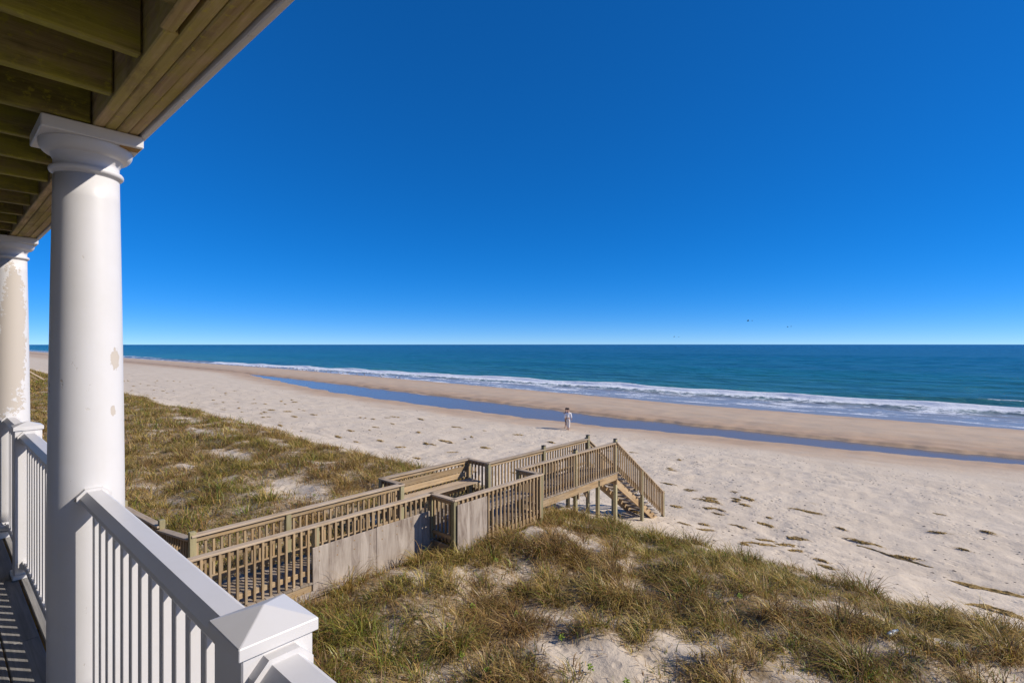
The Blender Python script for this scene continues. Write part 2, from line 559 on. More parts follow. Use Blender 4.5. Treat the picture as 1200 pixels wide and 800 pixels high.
def grass_density(u, v):
    ed = 0.7 * pnoise(u * 0.11, 0 * u + 3, 21) + 0.35 * pnoise(u * 0.37, 0 * u, 22) + 0.35 * sstep(4, 16, u) * (1 - sstep(200, 400, u)) + 0.30
    edge = 12.9 + ed + 0.6 * pnoise(u * 0.8, v * 0.8, 51)
    g = (1 - sstep(edge - 1.1, edge + 0.25, v))
    cl = 0.5 + 0.55 * fbm(u / 1.6, v / 1.3, 2, 60) + 0.75 * pnoise(u / 0.62, v / 0.55, 64)
    g = g * np.clip(0.70 + 1.35 * (cl - 0.23), 0.07, 1)
    for (pu, pv, ru, rv) in PATCH:
        q = ((u - pu) / ru) ** 2 + ((v - pv) / rv) ** 2 + 0.7 * pnoise(u * 1.4, v * 1.4, 71)
        g = g * (1 - 0.96 * np.exp(-np.maximum(q, 0) ** 2))
    path = ((u > WR - 0.05) & (u < WL + 0.12) & (v < 15)) | ((u > 7.80) & (u < 10.55) & (v > 7.0) & (v < 10.0)) | ((u > 8.3) & (u < 14.8) & (v > 1.2) & (v < 3.1))
    return np.where(path, 0, g)


def axis(*segs):
    out = []
    for a, b, st in segs:
        out.append(np.arange(a, b, st))
    return np.concatenate(out)


def geo(a, b, n):
    return np.geomspace(a, b, n)


gu = np.concatenate([-geo(400, 22, 14), axis((-20, -4, 1.0), (-4, 26, 0.125), (26, 80, 0.3), (80, 200, 1.0)), geo(200, 9000, 50)])
gv = np.concatenate([-geo(80, 6, 10), axis((-5, 1, 1.0), (1, 20, 0.125), (20, 50, 0.22), (50, 78, 0.35)), np.array([80, 85, 95, 110, 140])])


def grid_object(name, gu, gv, fz, mat):
    UU, VV = np.meshgrid(gu, gv, indexing='ij')
    z = fz(UU, VV)
    nu, nv = UU.shape
    co = np.stack([-UU, VV, z], -1).reshape(-1, 3)
    idx = np.arange(nu * nv).reshape(nu, nv)
    q = np.stack([idx[:-1, :-1], idx[:-1, 1:], idx[1:, 1:], idx[1:, :-1]], -1).reshape(-1, 4)
    me = bpy.data.meshes.new(name)
    me.vertices.add(len(co))
    me.vertices.foreach_set('co', co.astype(np.float32).ravel())
    me.loops.add(q.size)
    me.loops.foreach_set('vertex_index', q.astype(np.int32).ravel())
    me.polygons.add(len(q))
    me.polygons.foreach_set('loop_start', np.arange(0, q.size, 4, dtype=np.int32))
    me.polygons.foreach_set('use_smooth', np.ones(len(q), dtype=bool))
    me.update(calc_edges=True)
    me.materials.append(mat)
    o = bpy.data.objects.new(name, me)
    C.objects.link(o)
    return o, UU, VV, z


def add_attr(me, name, arr):
    a = me.attributes.new(name, 'FLOAT', 'POINT')
    a.data.foreach_set('value', np.asarray(arr, dtype=np.float32).ravel())


sand, UU, VV, ZZ = grid_object('sand', gu, gv, lambda u, v: terrain(u, v)[0], M['sand'])
sand['kind'] = 'structure'
_, lo, hi = terrain(UU, VV)
wn = 1.5 * fbm(UU / 9, VV / 3, 3, 80)
wet = np.maximum(sstep(-7.5, -1.0, VV - lo + wn) * 0.85, 0) * (VV < hi)
wet = np.where(VV >= hi, np.maximum(0.95 - 0.35 * sstep(0.3, 5, VV - hi) + 0.35 * sstep(9, 17, VV - hi), 0), wet)
wet = np.clip(wet, 0, 1)
wet = np.maximum(wet, 0.6 * sstep(140, 300, UU) * sstep(30, 40, VV))
add_attr(sand.data, 'wet', wet)
add_attr(sand.data, 'veg', np.clip(grass_density(UU, VV) * 1.1, 0, 1) * sstep(-6, -2, VV))

# ------------------------------------------------------------------ runnel (tidal pool behind the bar)
ru = np.concatenate([-geo(400, 21, 12), axis((-20, 60, 0.7), (60, 135, 1.2))])
lo_, hi_ = np.interp(ru, CH_U, CH_LO) - 1.4, np.interp(ru, CH_U, CH_HI) + 1.0
vs_, fs_ = [], []
for i in range(len(ru)):
    for j in range(5):
        vs_.append((-ru[i], lo_[i] + (hi_[i] - lo_[i]) * j / 4, -7.205))
for i in range(len(ru) - 1):
    for j in range(4):
        a = i * 5 + j
        fs_.append((a, a + 1, a + 6, a + 5))
o = put('tidal_pool_water', mesh_from('tidal_pool_water', vs_, fs_, M['pool'], True), Matrix.Identity(4))
o['kind'] = 'structure'

# ------------------------------------------------------------------ sea
SEA = -7.72
su = np.concatenate([-geo(12000, 32, 34), axis((-30, 60, 0.42), (60, 170, 0.9), (170, 400, 3.0)), geo(400, 14000, 50)])
sv = np.concatenate([axis((62, 97, 0.27), (97, 170, 0.9), (170, 420, 3.5)), geo(420, 30000, 60)])


def crest(u):
    return 83.5 + 1.6 * pnoise(u * 0.045, 0 * u, 91) + 0.9 * pnoise(u * 0.16, 0 * u, 92) - 4.0 * sstep(90, 230, u)


def crest2(u):
    return 94.0 + 1.5 * pnoise(u * 0.05, 0 * u, 93)


def seaz(u, v):
    fade = 1 - sstep(300, 900, np.hypot(u, v))
    z = 0.10 * np.sin((v + 2.5 * pnoise(u * 0.05, v * 0.03, 95)) * 0.55) + 0.12 * fbm(u / 9, v / 3.0, 3, 96)
    z = z * fade * sstep(74, 92, v)
    c = v - crest(u)
    amp = 0.75 + 0.45 * pnoise(u * 0.07, 0 * u, 97)
    z = z + amp * 0.62 * np.where(c > 0, np.exp(-(c / 3.2) ** 2), np.exp(-(c / 0.75) ** 2))
    z = z + 0.18 * np.exp(-((c + 4) / 3.0) ** 2) * (0.6 + fbm(u / 1.2, v / 0.9, 3, 98))
    c2 = v - crest2(u)
    z = z + 0.32 * np.where(c2 > 0, np.exp(-(c2 / 4.0) ** 2), np.exp(-(c2 / 1.3) ** 2)) * (1 - sstep(0, 25, u))
    z = z + 0.07 * sstep(64, 72, v) * (1 - sstep(74, 84, v)) * fbm(u / 6, v / 2, 3, 99)
    z = z - 0.10 * (1 - sstep(65, 69, v))
    return SEA + z


sea, SU, SV, SZ = grid_object('sea', su, sv, seaz, M['sea'])
sea['kind'] = 'structure'
c = SV - crest(SU)
left = sstep(215, 255, SU)
tex = fbm(SU / 7, SV / 3, 3, 110)
foam = np.where(c > 0, np.exp(-(c / 0.9) ** 2), np.exp(-(c / 4.6) ** 2)) * (1.02 + 0.35 * tex)
foam = foam * (1 - 0.9 * left)
foam = np.maximum(foam, 0.36 * sstep(66, 69.5, SV) * (1 - sstep(78, 83, SV)) * (0.9 + 0.9 * tex))
foam = np.maximum(foam, 0.75 * np.exp(-((SV - 68.2 - 1.0 * pnoise(SU * 0.08, 0 * SU, 112)) / 0.5) ** 2) * (0.6 + 0.5 * tex))
c2 = SV - crest2(SU)
foam = np.maximum(foam, 0.45 * np.exp(-((c2 + 0.4) / 0.6) ** 2) * (1 - sstep(-3, 4, SU + 6 * tex)))
foam = np.maximum(foam, 0.8 * np.exp(-((SV - 86.5) / 1.6) ** 2) * sstep(330, 350, SU))
add_attr(sea.data, 'foam', np.clip(foam, 0, 1.2))
add_attr(sea.data, 'deep', np.clip(np.log(np.maximum(SV, 84) / 84.0) / math.log(40), 0, 1))
add_attr(sea.data, 'wash', 1 - sstep(74, 84, SV + 2 * tex))

# ------------------------------------------------------------------ balcony
RV = 0.445            # line of columns and rail
FZ = -1.552           # balcony floor
BZ = 0.878            # underside of the beam
COLS = [-0.38, 2.792, 5.960, 9.128]
POSTS = [1.058, 4.777, 7.4]

fl = empty('balcony_floor', P(3, -0.7, FZ), kind='structure')
pv = 0.545
first = True
while pv > -2.2:
    wd = 0.138
    cuts = sorted([-3.0] + [random.uniform(-1.5, 1.2), random.uniform(3.6, 5.2) if not first else 4.9, random.uniform(7.5, 9.5)] + [13.0])
    for a, b in zip(cuts, cuts[1:]):
        bar('plank', P(a + 0.002, pv - wd / 2, FZ - 0.019), P(b - 0.002, pv - wd / 2, FZ - 0.019), wd, 0.036, M['floor'], fl)
    pv -= wd + (0.012 if first else 0.006)
    first = False
bar('rim_board', P(-3, 0.50, FZ - 0.15), P(13, 0.50, FZ - 0.15), 0.04, 0.22, M['fascia'], fl)
for i in range(40):
    uu = -2.9 + i * 0.4
    bar('joist', P(uu, -2.2, FZ - 0.15), P(uu, 0.478, FZ - 0.15), 0.04, 0.22, M['joist'], fl)

ce = empty('balcony_ceiling', P(3, -0.7, BZ), kind='structure')
ju = 2.0
nj = [1.915 + 0.37 * i for i in range(-12, 30)]
for uu in nj:
    t = random.uniform(-0.004, 0.004)
    bar('joist', P(uu + t, -2.2, BZ + 0.006 + 0.14), P(uu, 0.432, BZ + 0.006 + 0.14), 0.04, 0.28, M['joist'], ce)
pv = 0.60
while pv > -2.2:
    bar('plank', P(-3, pv - 0.069, BZ + 0.306), P(13, pv - 0.069, BZ + 0.30), 0.138, 0.036, M['joist'], ce)
    pv -= 0.142
# header beam of four plies and a white fascia
for i in range(4):
    vv = 0.438 + 0.0385 * i + 0.019
    joints = [[-3, 1.69, 5.96, 9.13, 13], [-3, 2.79, 6.0, 10.1, 13], [-3, 2.72, 5.9, 13], [-3, 2.85, 5.94, 11, 13]][i]
    for q, (a, b) in enumerate(zip(joints, joints[1:])):
        dz = [0.0, 0.002, -0.001, 0.003][(q + i) % 4]
        sh = -0.012 if (i == 0 and q == 0) else 0
        bar('beam_ply', P(a + 0.001, vv + sh, BZ + 0.12 + dz), P(b - 0.001, vv + sh, BZ + 0.12 + dz), 0.0375, 0.24, M['beam'], ce)
for a, b in ((-3, 2.10), (2.10, 5.7), (5.7, 9.3), (9.3, 13)):
    o = bar('fascia_board', P(a + 0.001, 0.608, BZ + 0.142), P(b - 0.001, 0.608, BZ + 0.142), 0.022, 0.30, M['fascia'], ce)

hw = empty('house_wall', P(5, -2.3, -4.6), kind='structure')
z = -4.7
while z < 4.2:
    bar('siding_board', P(-6, -2.32, z), P(16, -2.32, z), 0.03, 0.20, M['siding'], hw, roll=0.06)
    z += 0.18

# columns
H = BZ - FZ
shaft = []
for i in range(24):
    t = i / 23
    r = 0.129 if t < 0.3 else 0.129 - 0.019 * ((t - 0.3) / 0.7) ** 1.4
    shaft.append((r, 0.115 + t * (H - 0.115 - 0.185)))
torus = [(0.148, 0.05)] + [(0.148 + 0.022 * math.sin(a), 0.075 - 0.022 * math.cos(a)) for a in np.linspace(0.3, math.pi - 0.3, 9)] + [(0.145, 0.098), (0.138, 0.105), (0.132, 0.117), (0.12, 0.118)]
zt = H
cap = [(0.105, zt - 0.19)]
cap += [(0.112 + 0.013 * math.sin(a), zt - 0.162 - 0.013 * math.cos(a)) for a in np.linspace(0.0, math.pi, 9)]
cap += [(0.1095, zt - 0.147), (0.1095, zt - 0.118), (0.1135, zt - 0.116), (0.1135, zt - 0.109), (0.118, zt - 0.108), (0.118, zt - 0.102)]
cap += [(0.120 + 0.036 * math.sin(a), zt - 0.057 - 0.042 * math.cos(a)) for a in np.linspace(0.1, math.pi / 2, 9)]
cap += [(0.1565, zt - 0.050)]
CL = ['white round porch column between two railing sections, its paint lightly chipped', 'white porch column with large beige patches of peeled paint']
shaft_me, torus_me, cap_me = {}, None, None
torus_me = bm_mesh('column_base', lathe(torus, 48), M['capital'], True)
cap_me = bm_mesh('capital', lathe(cap, 56), M['capital'], True)
for me in (torus_me, cap_me):
    me.polygons.foreach_set('use_smooth', [len(p.vertices) == 4 for p in me.polygons])
for i, uu in enumerate(COLS):
    if i not in (1, 2): continue
    e = empty('porch_column', P(uu, RV, FZ), CL[i - 1], 'column', 'porch columns carrying the beam')
    T = Matrix.Translation(P(uu, RV, FZ))
    sm = bm_mesh('shaft', lathe(shaft, 56), M['column'] if i == 1 else M['column_peel'], True)
    sm.polygons.foreach_set('use_smooth', [len(p.vertices) == 4 for p in sm.polygons])
    put('plinth', box_mesh(0.335, 0.335, 0.052, M['capital'], 0.004), T @ Matrix.Translation((0, 0, 0.026)), e)
    put('base_moulding', torus_me, T, e)
    put('shaft', sm, T, e)
    put('capital', cap_me, T, e)
    put('abacus', box_mesh(0.326, 0.326, 0.05, M['capital'], 0.004), T @ Matrix.Translation((0, 0, H - 0.0255)), e)
    if i == 1:
        # rusty water stain at the abacus corner
        put('rust_stain', box_mesh(0.05, 0.07, 0.003, M['stain'], 0.0), T @ Matrix.Translation((0.12, 0.12, H - 0.0515)), e)

# railing posts with pyramid caps
CAPZ = -0.548
PL = ['white square railing post with a pyramid cap beside the rail end bracket', 'white railing post standing between the two round columns',
      'white railing post beyond the peeling column']


def cap_mesh():
    bm = bmesh.new()
    h = 0.076
    a = [bm.verts.new((x * h, y * h, -0.024)) for x, y in ((-1, -1), (1, -1), (1, 1), (-1, 1))]
    b = [bm.verts.new((x * h, y * h, 0.0)) for x, y in ((-1, -1), (1, -1), (1, 1), (-1, 1))]
    t = bm.verts.new((0, 0, 0.030))
    for i in range(4):
        bm.faces.new((a[i], a[(i + 1) % 4], b[(i + 1) % 4], b[i]))
        bm.faces.new((b[i], b[(i + 1) % 4], t))
    bm.faces.new(a[::-1])
    bmesh.ops.bevel(bm, geom=[e for e in bm.edges], offset=0.0015, segments=1, affect='EDGES')
    return bm_mesh('post_cap', bm, M['white'])


capm = cap_mesh()
for i, uu in enumerate(POSTS):
    if i == 2: continue
    e = empty('railing_post', P(uu, RV, FZ), PL[i], 'post', 'white posts in the balcony railing')
    bar('post_sleeve', P(uu, RV, FZ), P(uu, RV, CAPZ - 0.02), 0.136, 0.136, M['white'], e, bev=0.003)
    put('post_cap', capm, Matrix.Translation(P(uu, RV, CAPZ)), e)
    put('base_trim', box_mesh(0.16, 0.16, 0.03, M['white'], 0.004), Matrix.Translation(P(uu, RV, FZ + 0.0155)), e)

RT = -0.59            # top of the rail
PROF = [(-0.040, -0.048), (0.040, -0.048), (0.046, -0.036), (0.046, -0.022), (0.024, 0.0), (-0.024, 0.0), (-0.046, -0.022), (-0.046, -0.036)]
BIG = [(y * 1.22, z * 1.25 + 0.010) for y, z in PROF]


def railing(u0, u1, label, brackets=(True, True), rust=False):
    um = (u0 + u1) / 2
    e = empty('railing_section', P(um, RV, FZ), label, 'railing', 'white balcony railing sections')
    T = Matrix.Translation(P(um, RV, RT))
    L = (u1 - u0) / 2
    put('top_rail', bm_mesh('top_rail', extrude_profile(PROF, -L, L), M['white']), T, e)
    bar('sub_rail', P(u0, RV, RT - 0.062), P(u1, RV, RT - 0.062), 0.044, 0.030, M['white'], e, bev=0.002)
    zb = FZ + 0.085
    bar('bottom_rail', P(u0, RV, zb), P(u1, RV, zb), 0.05, 0.045, M['white'], e)
    n = max(1, int(round((u1 - u0) / 0.112)) - 1)
    stp = (u1 - u0) / (n + 1)
    for j in range(n):
        uu = u0 + stp * (j + 1)
        bar('baluster', P(uu, RV, zb + 0.0225), P(uu, RV, RT - 0.077), 0.036, 0.036, M['white'], e, bev=0.002)
    for s, on in ((0, brackets[0]), (1, brackets[1])):
        if not on: continue
        ux = (u0 + 0.012) if s == 0 else (u1 - 0.012)
        br = put('bracket', bm_mesh('bracket', extrude_profile(BIG, -0.014, 0.014), M['white']), Matrix.Translation(P(ux, RV, RT)), e)
        put('screw', screw_me, Matrix.Translation(P(ux, RV - 0.0575, RT - 0.03)), br)
        bar('bracket', P(ux - 0.012, RV, zb), P(ux + 0.012, RV, zb), 0.066, 0.062, M['white'], e)
    return e


screw_me = bm_mesh('screw', lathe([(0.004, -0.002), (0.006, 0.0), (0.0035, 0.003)], 10), M['screw'])
railing(POSTS[0] + 0.067, COLS[1] - 0.122, 'white balcony railing section between pyramid capped post and chipped column')
railing(COLS[1] + 0.122, POSTS[1] - 0.067, 'white balcony railing section between the chipped column and the next post')
railing(POSTS[1] + 0.067, COLS[2] - 0.122, 'short white balcony railing section ending at the peeling column')
railing(-1.6, POSTS[0] - 0.067, 'white railing stub leaving the pyramid capped post through a bracket', (False, True))

# ------------------------------------------------------------------ walkway over the dune
ww = empty('beach_walkway', P(9.1, 8, ground(9.1, 8)), 'weathered wooden beach walkway with slatted rails, benches and stairs down to the sand', 'walkway')
RTZ = -3.15           # rail tops
G = lambda u, v: ground(u, v)


def wpost(u, v, top=RTZ + 0.06, foot=None, sz=0.10, capped=False, sk=None):
    foot = G(u, v) - 0.25 if foot is None else foot
    p = bar('post', P(u, v, foot), P(u, v, top), sz, sz, M['walkpost'], ww, bev=0.006)
    if capped:
        put('post_cap', box_mesh(0.105, 0.105, 0.02, M['dark'], 0.004), Matrix.Translation(P(u, v, top + 0.011)), p)
    return p


def wrail(a, b, za=RTZ, zb=RTZ, bal=True, low=0.90, side=0.0, step=0.128, ext=0.0):
    """rail from a=(u,v) to b=(u,v): cap board, sub rail, balusters from under the cap to below the deck edge"""
    A, B = P(a[0], a[1], za), P(b[0], b[1], zb)
    d = (B - A)
    L = Vector((d.x, d.y)).length
    hd = d.normalized()
    nrm = Vector((-hd.y, hd.x, 0)).normalized()
    bar('rail_cap', A - hd * (0.045 + ext) + Vector((0, 0, -0.019)), B + hd * (0.045 + ext) + Vector((0, 0, -0.019)), 0.135, 0.036, M['walkrail'], ww)
    bar('sub_rail', A + Vector((0, 0, -0.085)), B + Vector((0, 0, -0.085)), 0.038, 0.085, M['walk'], ww)
    bar('lower_rail', A + Vector((0, 0, -low + 0.10)), B + Vector((0, 0, -low + 0.10)), 0.038, 0.085, M['walk'], ww)
    if bal:
        n = max(1, int(round(L / step)))
        for i in range(n):
            t = (i + 0.5) / n
            q = A + d * t + nrm * side
            jl = random.uniform(-0.01, 0.01)
            bar('baluster', q + Vector((0, 0, -low - 0.05 + jl)), q + Vector((0, 0, -0.037)), 0.038, 0.038, M['walk'], ww, up=(0, 1, 0), bev=0.003)


V0, B0, B1, V1 = 1.0, 7.10, 9.92, 14.70
UL, UR_ = 10.42, 7.88
# deck boards across the walkway and the two bump-outs
v = V0
i = 0
while v < V1:
    wide = B0 + 0.02 < v < B1 - 0.1
    u0, u1 = (UR_ + 0.03, UL - 0.03) if wide else (WR - 0.10, WL + 0.10)
    jz = random.uniform(-0.003, 0.003)
    bar('deck_plank', P(u0, v + 0.07, DECK - 0.018 + jz), P(u1, v + 0.07, DECK - 0.018 + jz), 0.138, 0.036, M['walkdeck'], ww)
    v += 0.145
for uu in (WR - 0.06, (WL + WR) / 2, WL + 0.06):
    bar('stringer', P(uu, V0, DECK - 0.14), P(uu, V1, DECK - 0.14), 0.04, 0.20, M['walk'], ww)
for uu in (UR_ + 0.05, UL - 0.05):
    bar('stringer', P(uu, B0, DECK - 0.14), P(uu, B1, DECK - 0.14), 0.04, 0.20, M['walk'], ww)
for vv in (B0 + 0.02, B1 - 0.02):
    for a, b in ((UR_, WR - 0.085), (WL + 0.085, UL)):
        bar('stringer', P(a, vv, DECK - 0.14), P(b, vv, DECK - 0.14), 0.04, 0.20, M['walk'], ww)
bo = 0.040
# right hand (down-coast) rail
wrail((WR, 1.6), (WR, B0), side=-bo)
wrail((WR, B0), (UR_, B0), side=bo)
wrail((UR_, B0), (UR_, B1), side=-bo, low=1.0)
wrail((UR_, B1), (WR, B1), side=-bo)
wrail((WR, B1), (WR, V1), side=-bo)
for (u_, v_, c_) in ((WR, 1.6, 0), (WR, 4.5, 0), (WR, B0 - 0.02, 0), (UR_, B0, 0), (UR_, B1, 0), (WR, B1 + 0.02, 0), (WR, 12.45, 1), (WR, V1, 1)):
    wpost(u_, v_, RTZ - 0.04 if not c_ else RTZ + 0.09, capped=bool(c_))
# left hand (up-coast) rail
wrail((WL, 2.92), (WL, B0), side=bo)
wrail((WL, B0), (UL, B0), side=bo)
wrail((UL, B0), (UL, B1), side=bo)
wrail((UL, B1), (WL, B1), side=-bo)
wrail((WL, B1), (WL, V1), side=bo)
for (u_, v_, c_) in ((WL, 2.90, 2), (WL, 4.5, 0), (WL, B0, 0), (UL, B0, 0), (UL, B1, 0), (WL, B1, 0), (WL, 12.3, 1), (WL, V1, 1)):
    wpost(u_, v_, RTZ - 0.04 if not c_ else RTZ + (0.09 if c_ == 1 else 0.05), capped=(c_ == 1))
# bench seats in the bump-outs
for (a, b, back) in ((WL + 0.18, UL - 0.12, 1), (UR_ + 0.12, WR - 0.18, 0)):
    n = 4
    wdt = (b - a) / n
    for q in range(n):
        uu = a + wdt * (q + 0.5)
        bar('bench_slat', P(uu, B0 + 0.10, DECK + 0.43), P(uu, B1 - 0.10, DECK + 0.43), wdt - 0.008, 0.036, M['walkrail'], ww)
    for vv in (B0 + 0.3, (B0 + B1) / 2, B1 - 0.3):
        bar('bench_leg', P((a + b) / 2, vv, DECK), P((a + b) / 2, vv, DECK + 0.412), 0.09, 0.09, M['walkpost'], ww)
    if back:
        for q in range(2):
            bar('bench_back', P(UL - 0.055, B0 + 0.1, DECK + 0.55 + 0.16 * q), P(UL - 0.055, B1 - 0.1, DECK + 0.55 + 0.16 * q), 0.034, 0.14, M['walk'], ww)
# grey erosion boards on the outside
nail_me = bm_mesh('nail', lathe([(0.010, -0.004), (0.012, 0.0), (0.009, 0.003)], 8), M['stain'])
for a_, b_, z_ in ((4.40, 5.68, -4.06), (5.686, 6.98, -4.045)):
    sp = bar('side_panel', P(WR - 0.095, a_, z_), P(WR - 0.097, b_, z_ + 0.01), 0.02, 1.10, M['panel'], ww, bev=0.006)
    for q_ in range(4):
        for h_ in (0.30, 0.46):
            put('nail', nail_me, Matrix.Translation(P(WR - 0.1065, a_ + 0.12 + q_ * 0.34, z_ + h_)) @ Matrix.Rotation(R(90), 4, 'Y'), sp)
sp = bar('side_panel', P(UR_ - 0.075, B0 + 0.02, -3.86), P(UR_ - 0.075, 7.98, -3.86), 0.02, 1.20, M['panel'], ww)
bar('brace_plank', P(WR - 0.14, 3.95, DECK - 0.20), P(WR - 0.17, 4.95, DECK - 0.17), 0.14, 0.05, M['panel'], ww, roll=0.2)
bar('brace_plank', P(WR - 0.20, 4.02, DECK - 0.27), P(WR - 0.30, 4.60, DECK - 0.26), 0.12, 0.05, M['walk'], ww, roll=-0.1)
# stairs to the beach
SV1 = 18.05
gz = G(9.1, SV1)
run, rise = SV1 - V1 - 0.3, DECK - gz
ns = 12
for i in range(1, ns):
    t = i / ns
    vv, zz = V1 + 0.05 + run * t, DECK - rise * t
    tr = bar('tread', P(WR - 0.03, vv, zz - 0.02), P(WL + 0.03, vv, zz - 0.02), 0.28, 0.045, M['walkdeck'], ww)
for uu in (WR + 0.05, WL - 0.05):
    bar('stair_stringer', P(uu, V1, DECK - 0.30), P(uu, SV1 - 0.25, gz - 0.12), 0.045, 0.22, M['walk'], ww)
for uu, sd in ((WR, -1), (WL, 1)):
    wrail((uu - 0.035 * -sd, V1), (uu - 0.035 * -sd, SV1), RTZ, gz + 0.90, low=0.86, side=bo * sd)
    wpost(uu + 0.04 * sd, 16.42, RTZ - (16.42 - V1) / (SV1 - V1) * (RTZ - gz - 0.9) - 0.04)
    wpost(uu + 0.04 * sd, SV1, gz + 0.93)
    wpost(uu + 0.03 * sd, 13.6, DECK - 0.05)
bar('cross_beam', P(WR - 0.10, 12.5, DECK - 0.29), P(WL + 0.10, 12.5, DECK - 0.29), 0.05, 0.18, M['walk'], ww)
bar('cross_beam', P(WR - 0.10, V1 - 0.06, DECK - 0.30), P(WL + 0.10, V1 - 0.06, DECK - 0.30), 0.05, 0.18, M['walk'], ww)
bar('knee_brace', P(WR + 0.02, V1 + 0.05, gz + 0.35), P(WR + 0.02, V1 + 1.75, gz + 0.12), 0.04, 0.16, M['walk'], ww)
bar('knee_brace', P(WL - 0.02, V1 - 0.75, DECK - 0.20), P(WL - 0.02, V1 + 0.0, DECK - 1.05), 0.04, 0.14, M['walk'], ww)
# side steps leaving the near end towards the house next door
A_, Bm_, C_ = (WL + 0.06, 2.9), (11.42, 2.9), (14.2, 2.9)
wrail(A_, Bm_, -3.22, -3.47, side=bo, low=0.86)
wrail(Bm_, C_, -3.40, -3.62, side=bo, low=0.80)
wpost(11.42, 2.92, -3.30, capped=False)
wpost(14.2, 2.92, -3.5)
uu = WL + 0.18
while uu < 14.3:
    zz = DECK - 0.03 - 0.10 * (uu - WL)
    bar('deck_plank', P(uu, 1.75, zz), P(uu, 2.86, zz), 0.138, 0.036, M['walkdeck'], ww)
    uu += 0.145
for vv in (1.8, 2.8):
    bar('stringer', P(WL + 0.10, vv, DECK - 0.15), P(14.3, vv, DECK - 0.60), 0.04, 0.2, M['walk'], ww)

# neighbour's walkway far up the coast
NU = 85.0
nw = empty('neighbour_walkway', P(NU, 6, ground(NU, 6)), 'small far wooden walkway and stairs on the grassy dune behind the columns', 'walkway')
for du in (0, 1.2):
    for dz, m in ((0, 'walkrail'), (-0.45, 'walk'), (-1.05, 'walk')):
        bar('rail' if dz > -1 else 'stringer', P(NU + du, 1, -1.95 + dz), P(NU + du, 6.5, -1.95 + dz), 0.12, 0.10 if dz > -1 else 0.24, M[m], nw)
        bar('rail' if dz > -1 else 'stringer', P(NU + du, 6.5, -1.95 + dz), P(NU + du, 9.6, -4.46 + dz), 0.12, 0.10 if dz > -1 else 0.24, M[m], nw)
    for vv, zz in ((1, -1.9), (3, -1.9), (5, -1.9), (6.5, -1.9), (8.04, -3.15), (9.6, -4.4)):
        bar('post', P(NU + du, vv, ground(NU, vv) - 0.3), P(NU + du, vv, zz), 0.12, 0.12, M['walkpost'], nw)
for j in range(36):
    bar('deck_plank', P(NU - 0.05, 1.05 + 0.15 * j, -2.86), P(NU + 1.25, 1.05 + 0.15 * j, -2.86), 0.14, 0.04, M['walkdeck'], nw)
for j in range(11):
    bar('tread', P(NU + 0.05, 6.65 + 0.27 * j, -3.0 - 0.219 * j), P(NU + 1.15, 6.65 + 0.27 * j, -3.0 - 0.219 * j), 0.27, 0.04, M['walkdeck'], nw)


# ------------------------------------------------------------------ dune grass (one mass of blades)
PAL = np.array([[0.56, 0.385, 0.13], [0.36, 0.205, 0.065], [0.30, 0.255, 0.035], [0.19, 0.235, 0.027], [0.24, 0.14, 0.055], [0.46, 0.335, 0.075]])


def blades(pu, pv, n, rad, Lm, Wm, green, dry):
    """n blades for each tuft (arrays pu, pv); returns vertices (N,7,3) and colours (N,7,3)"""
    T = len(pu)
    N = int(n.sum())
    k = np.repeat(np.arange(T), n)
    r = rad[k] * np.sqrt(RNG.random(N))
    a0 = RNG.random(N) * 2 * math.pi
    u = pu[k] + r * np.cos(a0)
    v = pv[k] + r * np.sin(a0)
    z = terrain(u, v)[0] - 0.02
    az = a0 + RNG.normal(0, 0.7, N)
    # blades lean outwards and a little down-wind
    L = Lm[k] * RNG.uniform(0.55, 1.2, N)
    lean = np.clip(np.abs(RNG.normal(0.38, 0.28, N)) + 0.5 * r / np.maximum(rad[k], 1e-3) * 0.5, 0.03, 1.15)
    curl = RNG.uniform(0.5, 2.0, N)
    du, dv = np.cos(az), np.sin(az)
    du = du + 0.25
    W = Wm[k] * RNG.uniform(0.7, 1.3, N)
    yaw = az + math.pi / 2 + RNG.normal(0, 0.6, N)
    wx, wy = np.cos(yaw), np.sin(yaw)
    out = np.zeros((N, 7, 3), np.float32)
    ang = lean.copy()
    pos = np.stack([u, v, z], -1)
    seg = [0.36, 0.34, 0.30]
    wid = [1.0, 0.9, 0.62]
    for s in range(3):
        out[:, 2 * s, 0] = -(pos[:, 0] - wx * W * wid[s] / 2)
        out[:, 2 * s, 1] = pos[:, 1] - wy * W * wid[s] / 2
        out[:, 2 * s + 1, 0] = -(pos[:, 0] + wx * W * wid[s] / 2)
        out[:, 2 * s + 1, 1] = pos[:, 1] + wy * W * wid[s] / 2
        out[:, 2 * s:2 * s + 2, 2] = pos[:, 2:3]
        pos = pos + np.stack([du * np.sin(ang), dv * np.sin(ang), np.cos(ang)], -1) * (L * seg[s])[:, None]
        ang = np.minimum(ang + curl * 0.62, 2.3)
    out[:, 6, 0] = -pos[:, 0]
    out[:, 6, 1:] = pos[:, 1:]
    # colour
    g = green[k]
    rr = RNG.random(N)
    ci = np.where(rr < g, np.where(RNG.random(N) < 0.5, 2, 3), np.where(RNG.random(N) < dry[k], np.where(RNG.random(N) < 0.55, 1, 4), np.where(RNG.random(N) < 0.55, 0, 5)))
    colr = PAL[ci] * np.minimum(RNG.uniform(0.45, 1.35, (N, 1)), 1.3) * RNG.uniform(0.8, 1.15, (T, 1))[k]
    cc = np.repeat(colr[:, None, :], 7, 1)
    tip = np.array([0.44, 0.30, 0.10])
    dryt = RNG.random(N) < 0.5
    cc[dryt, 6] = tip * 1.15
    cc[dryt, 4:6] = 0.6 * cc[dryt, 4:6] + 0.4 * tip
    return out, cc


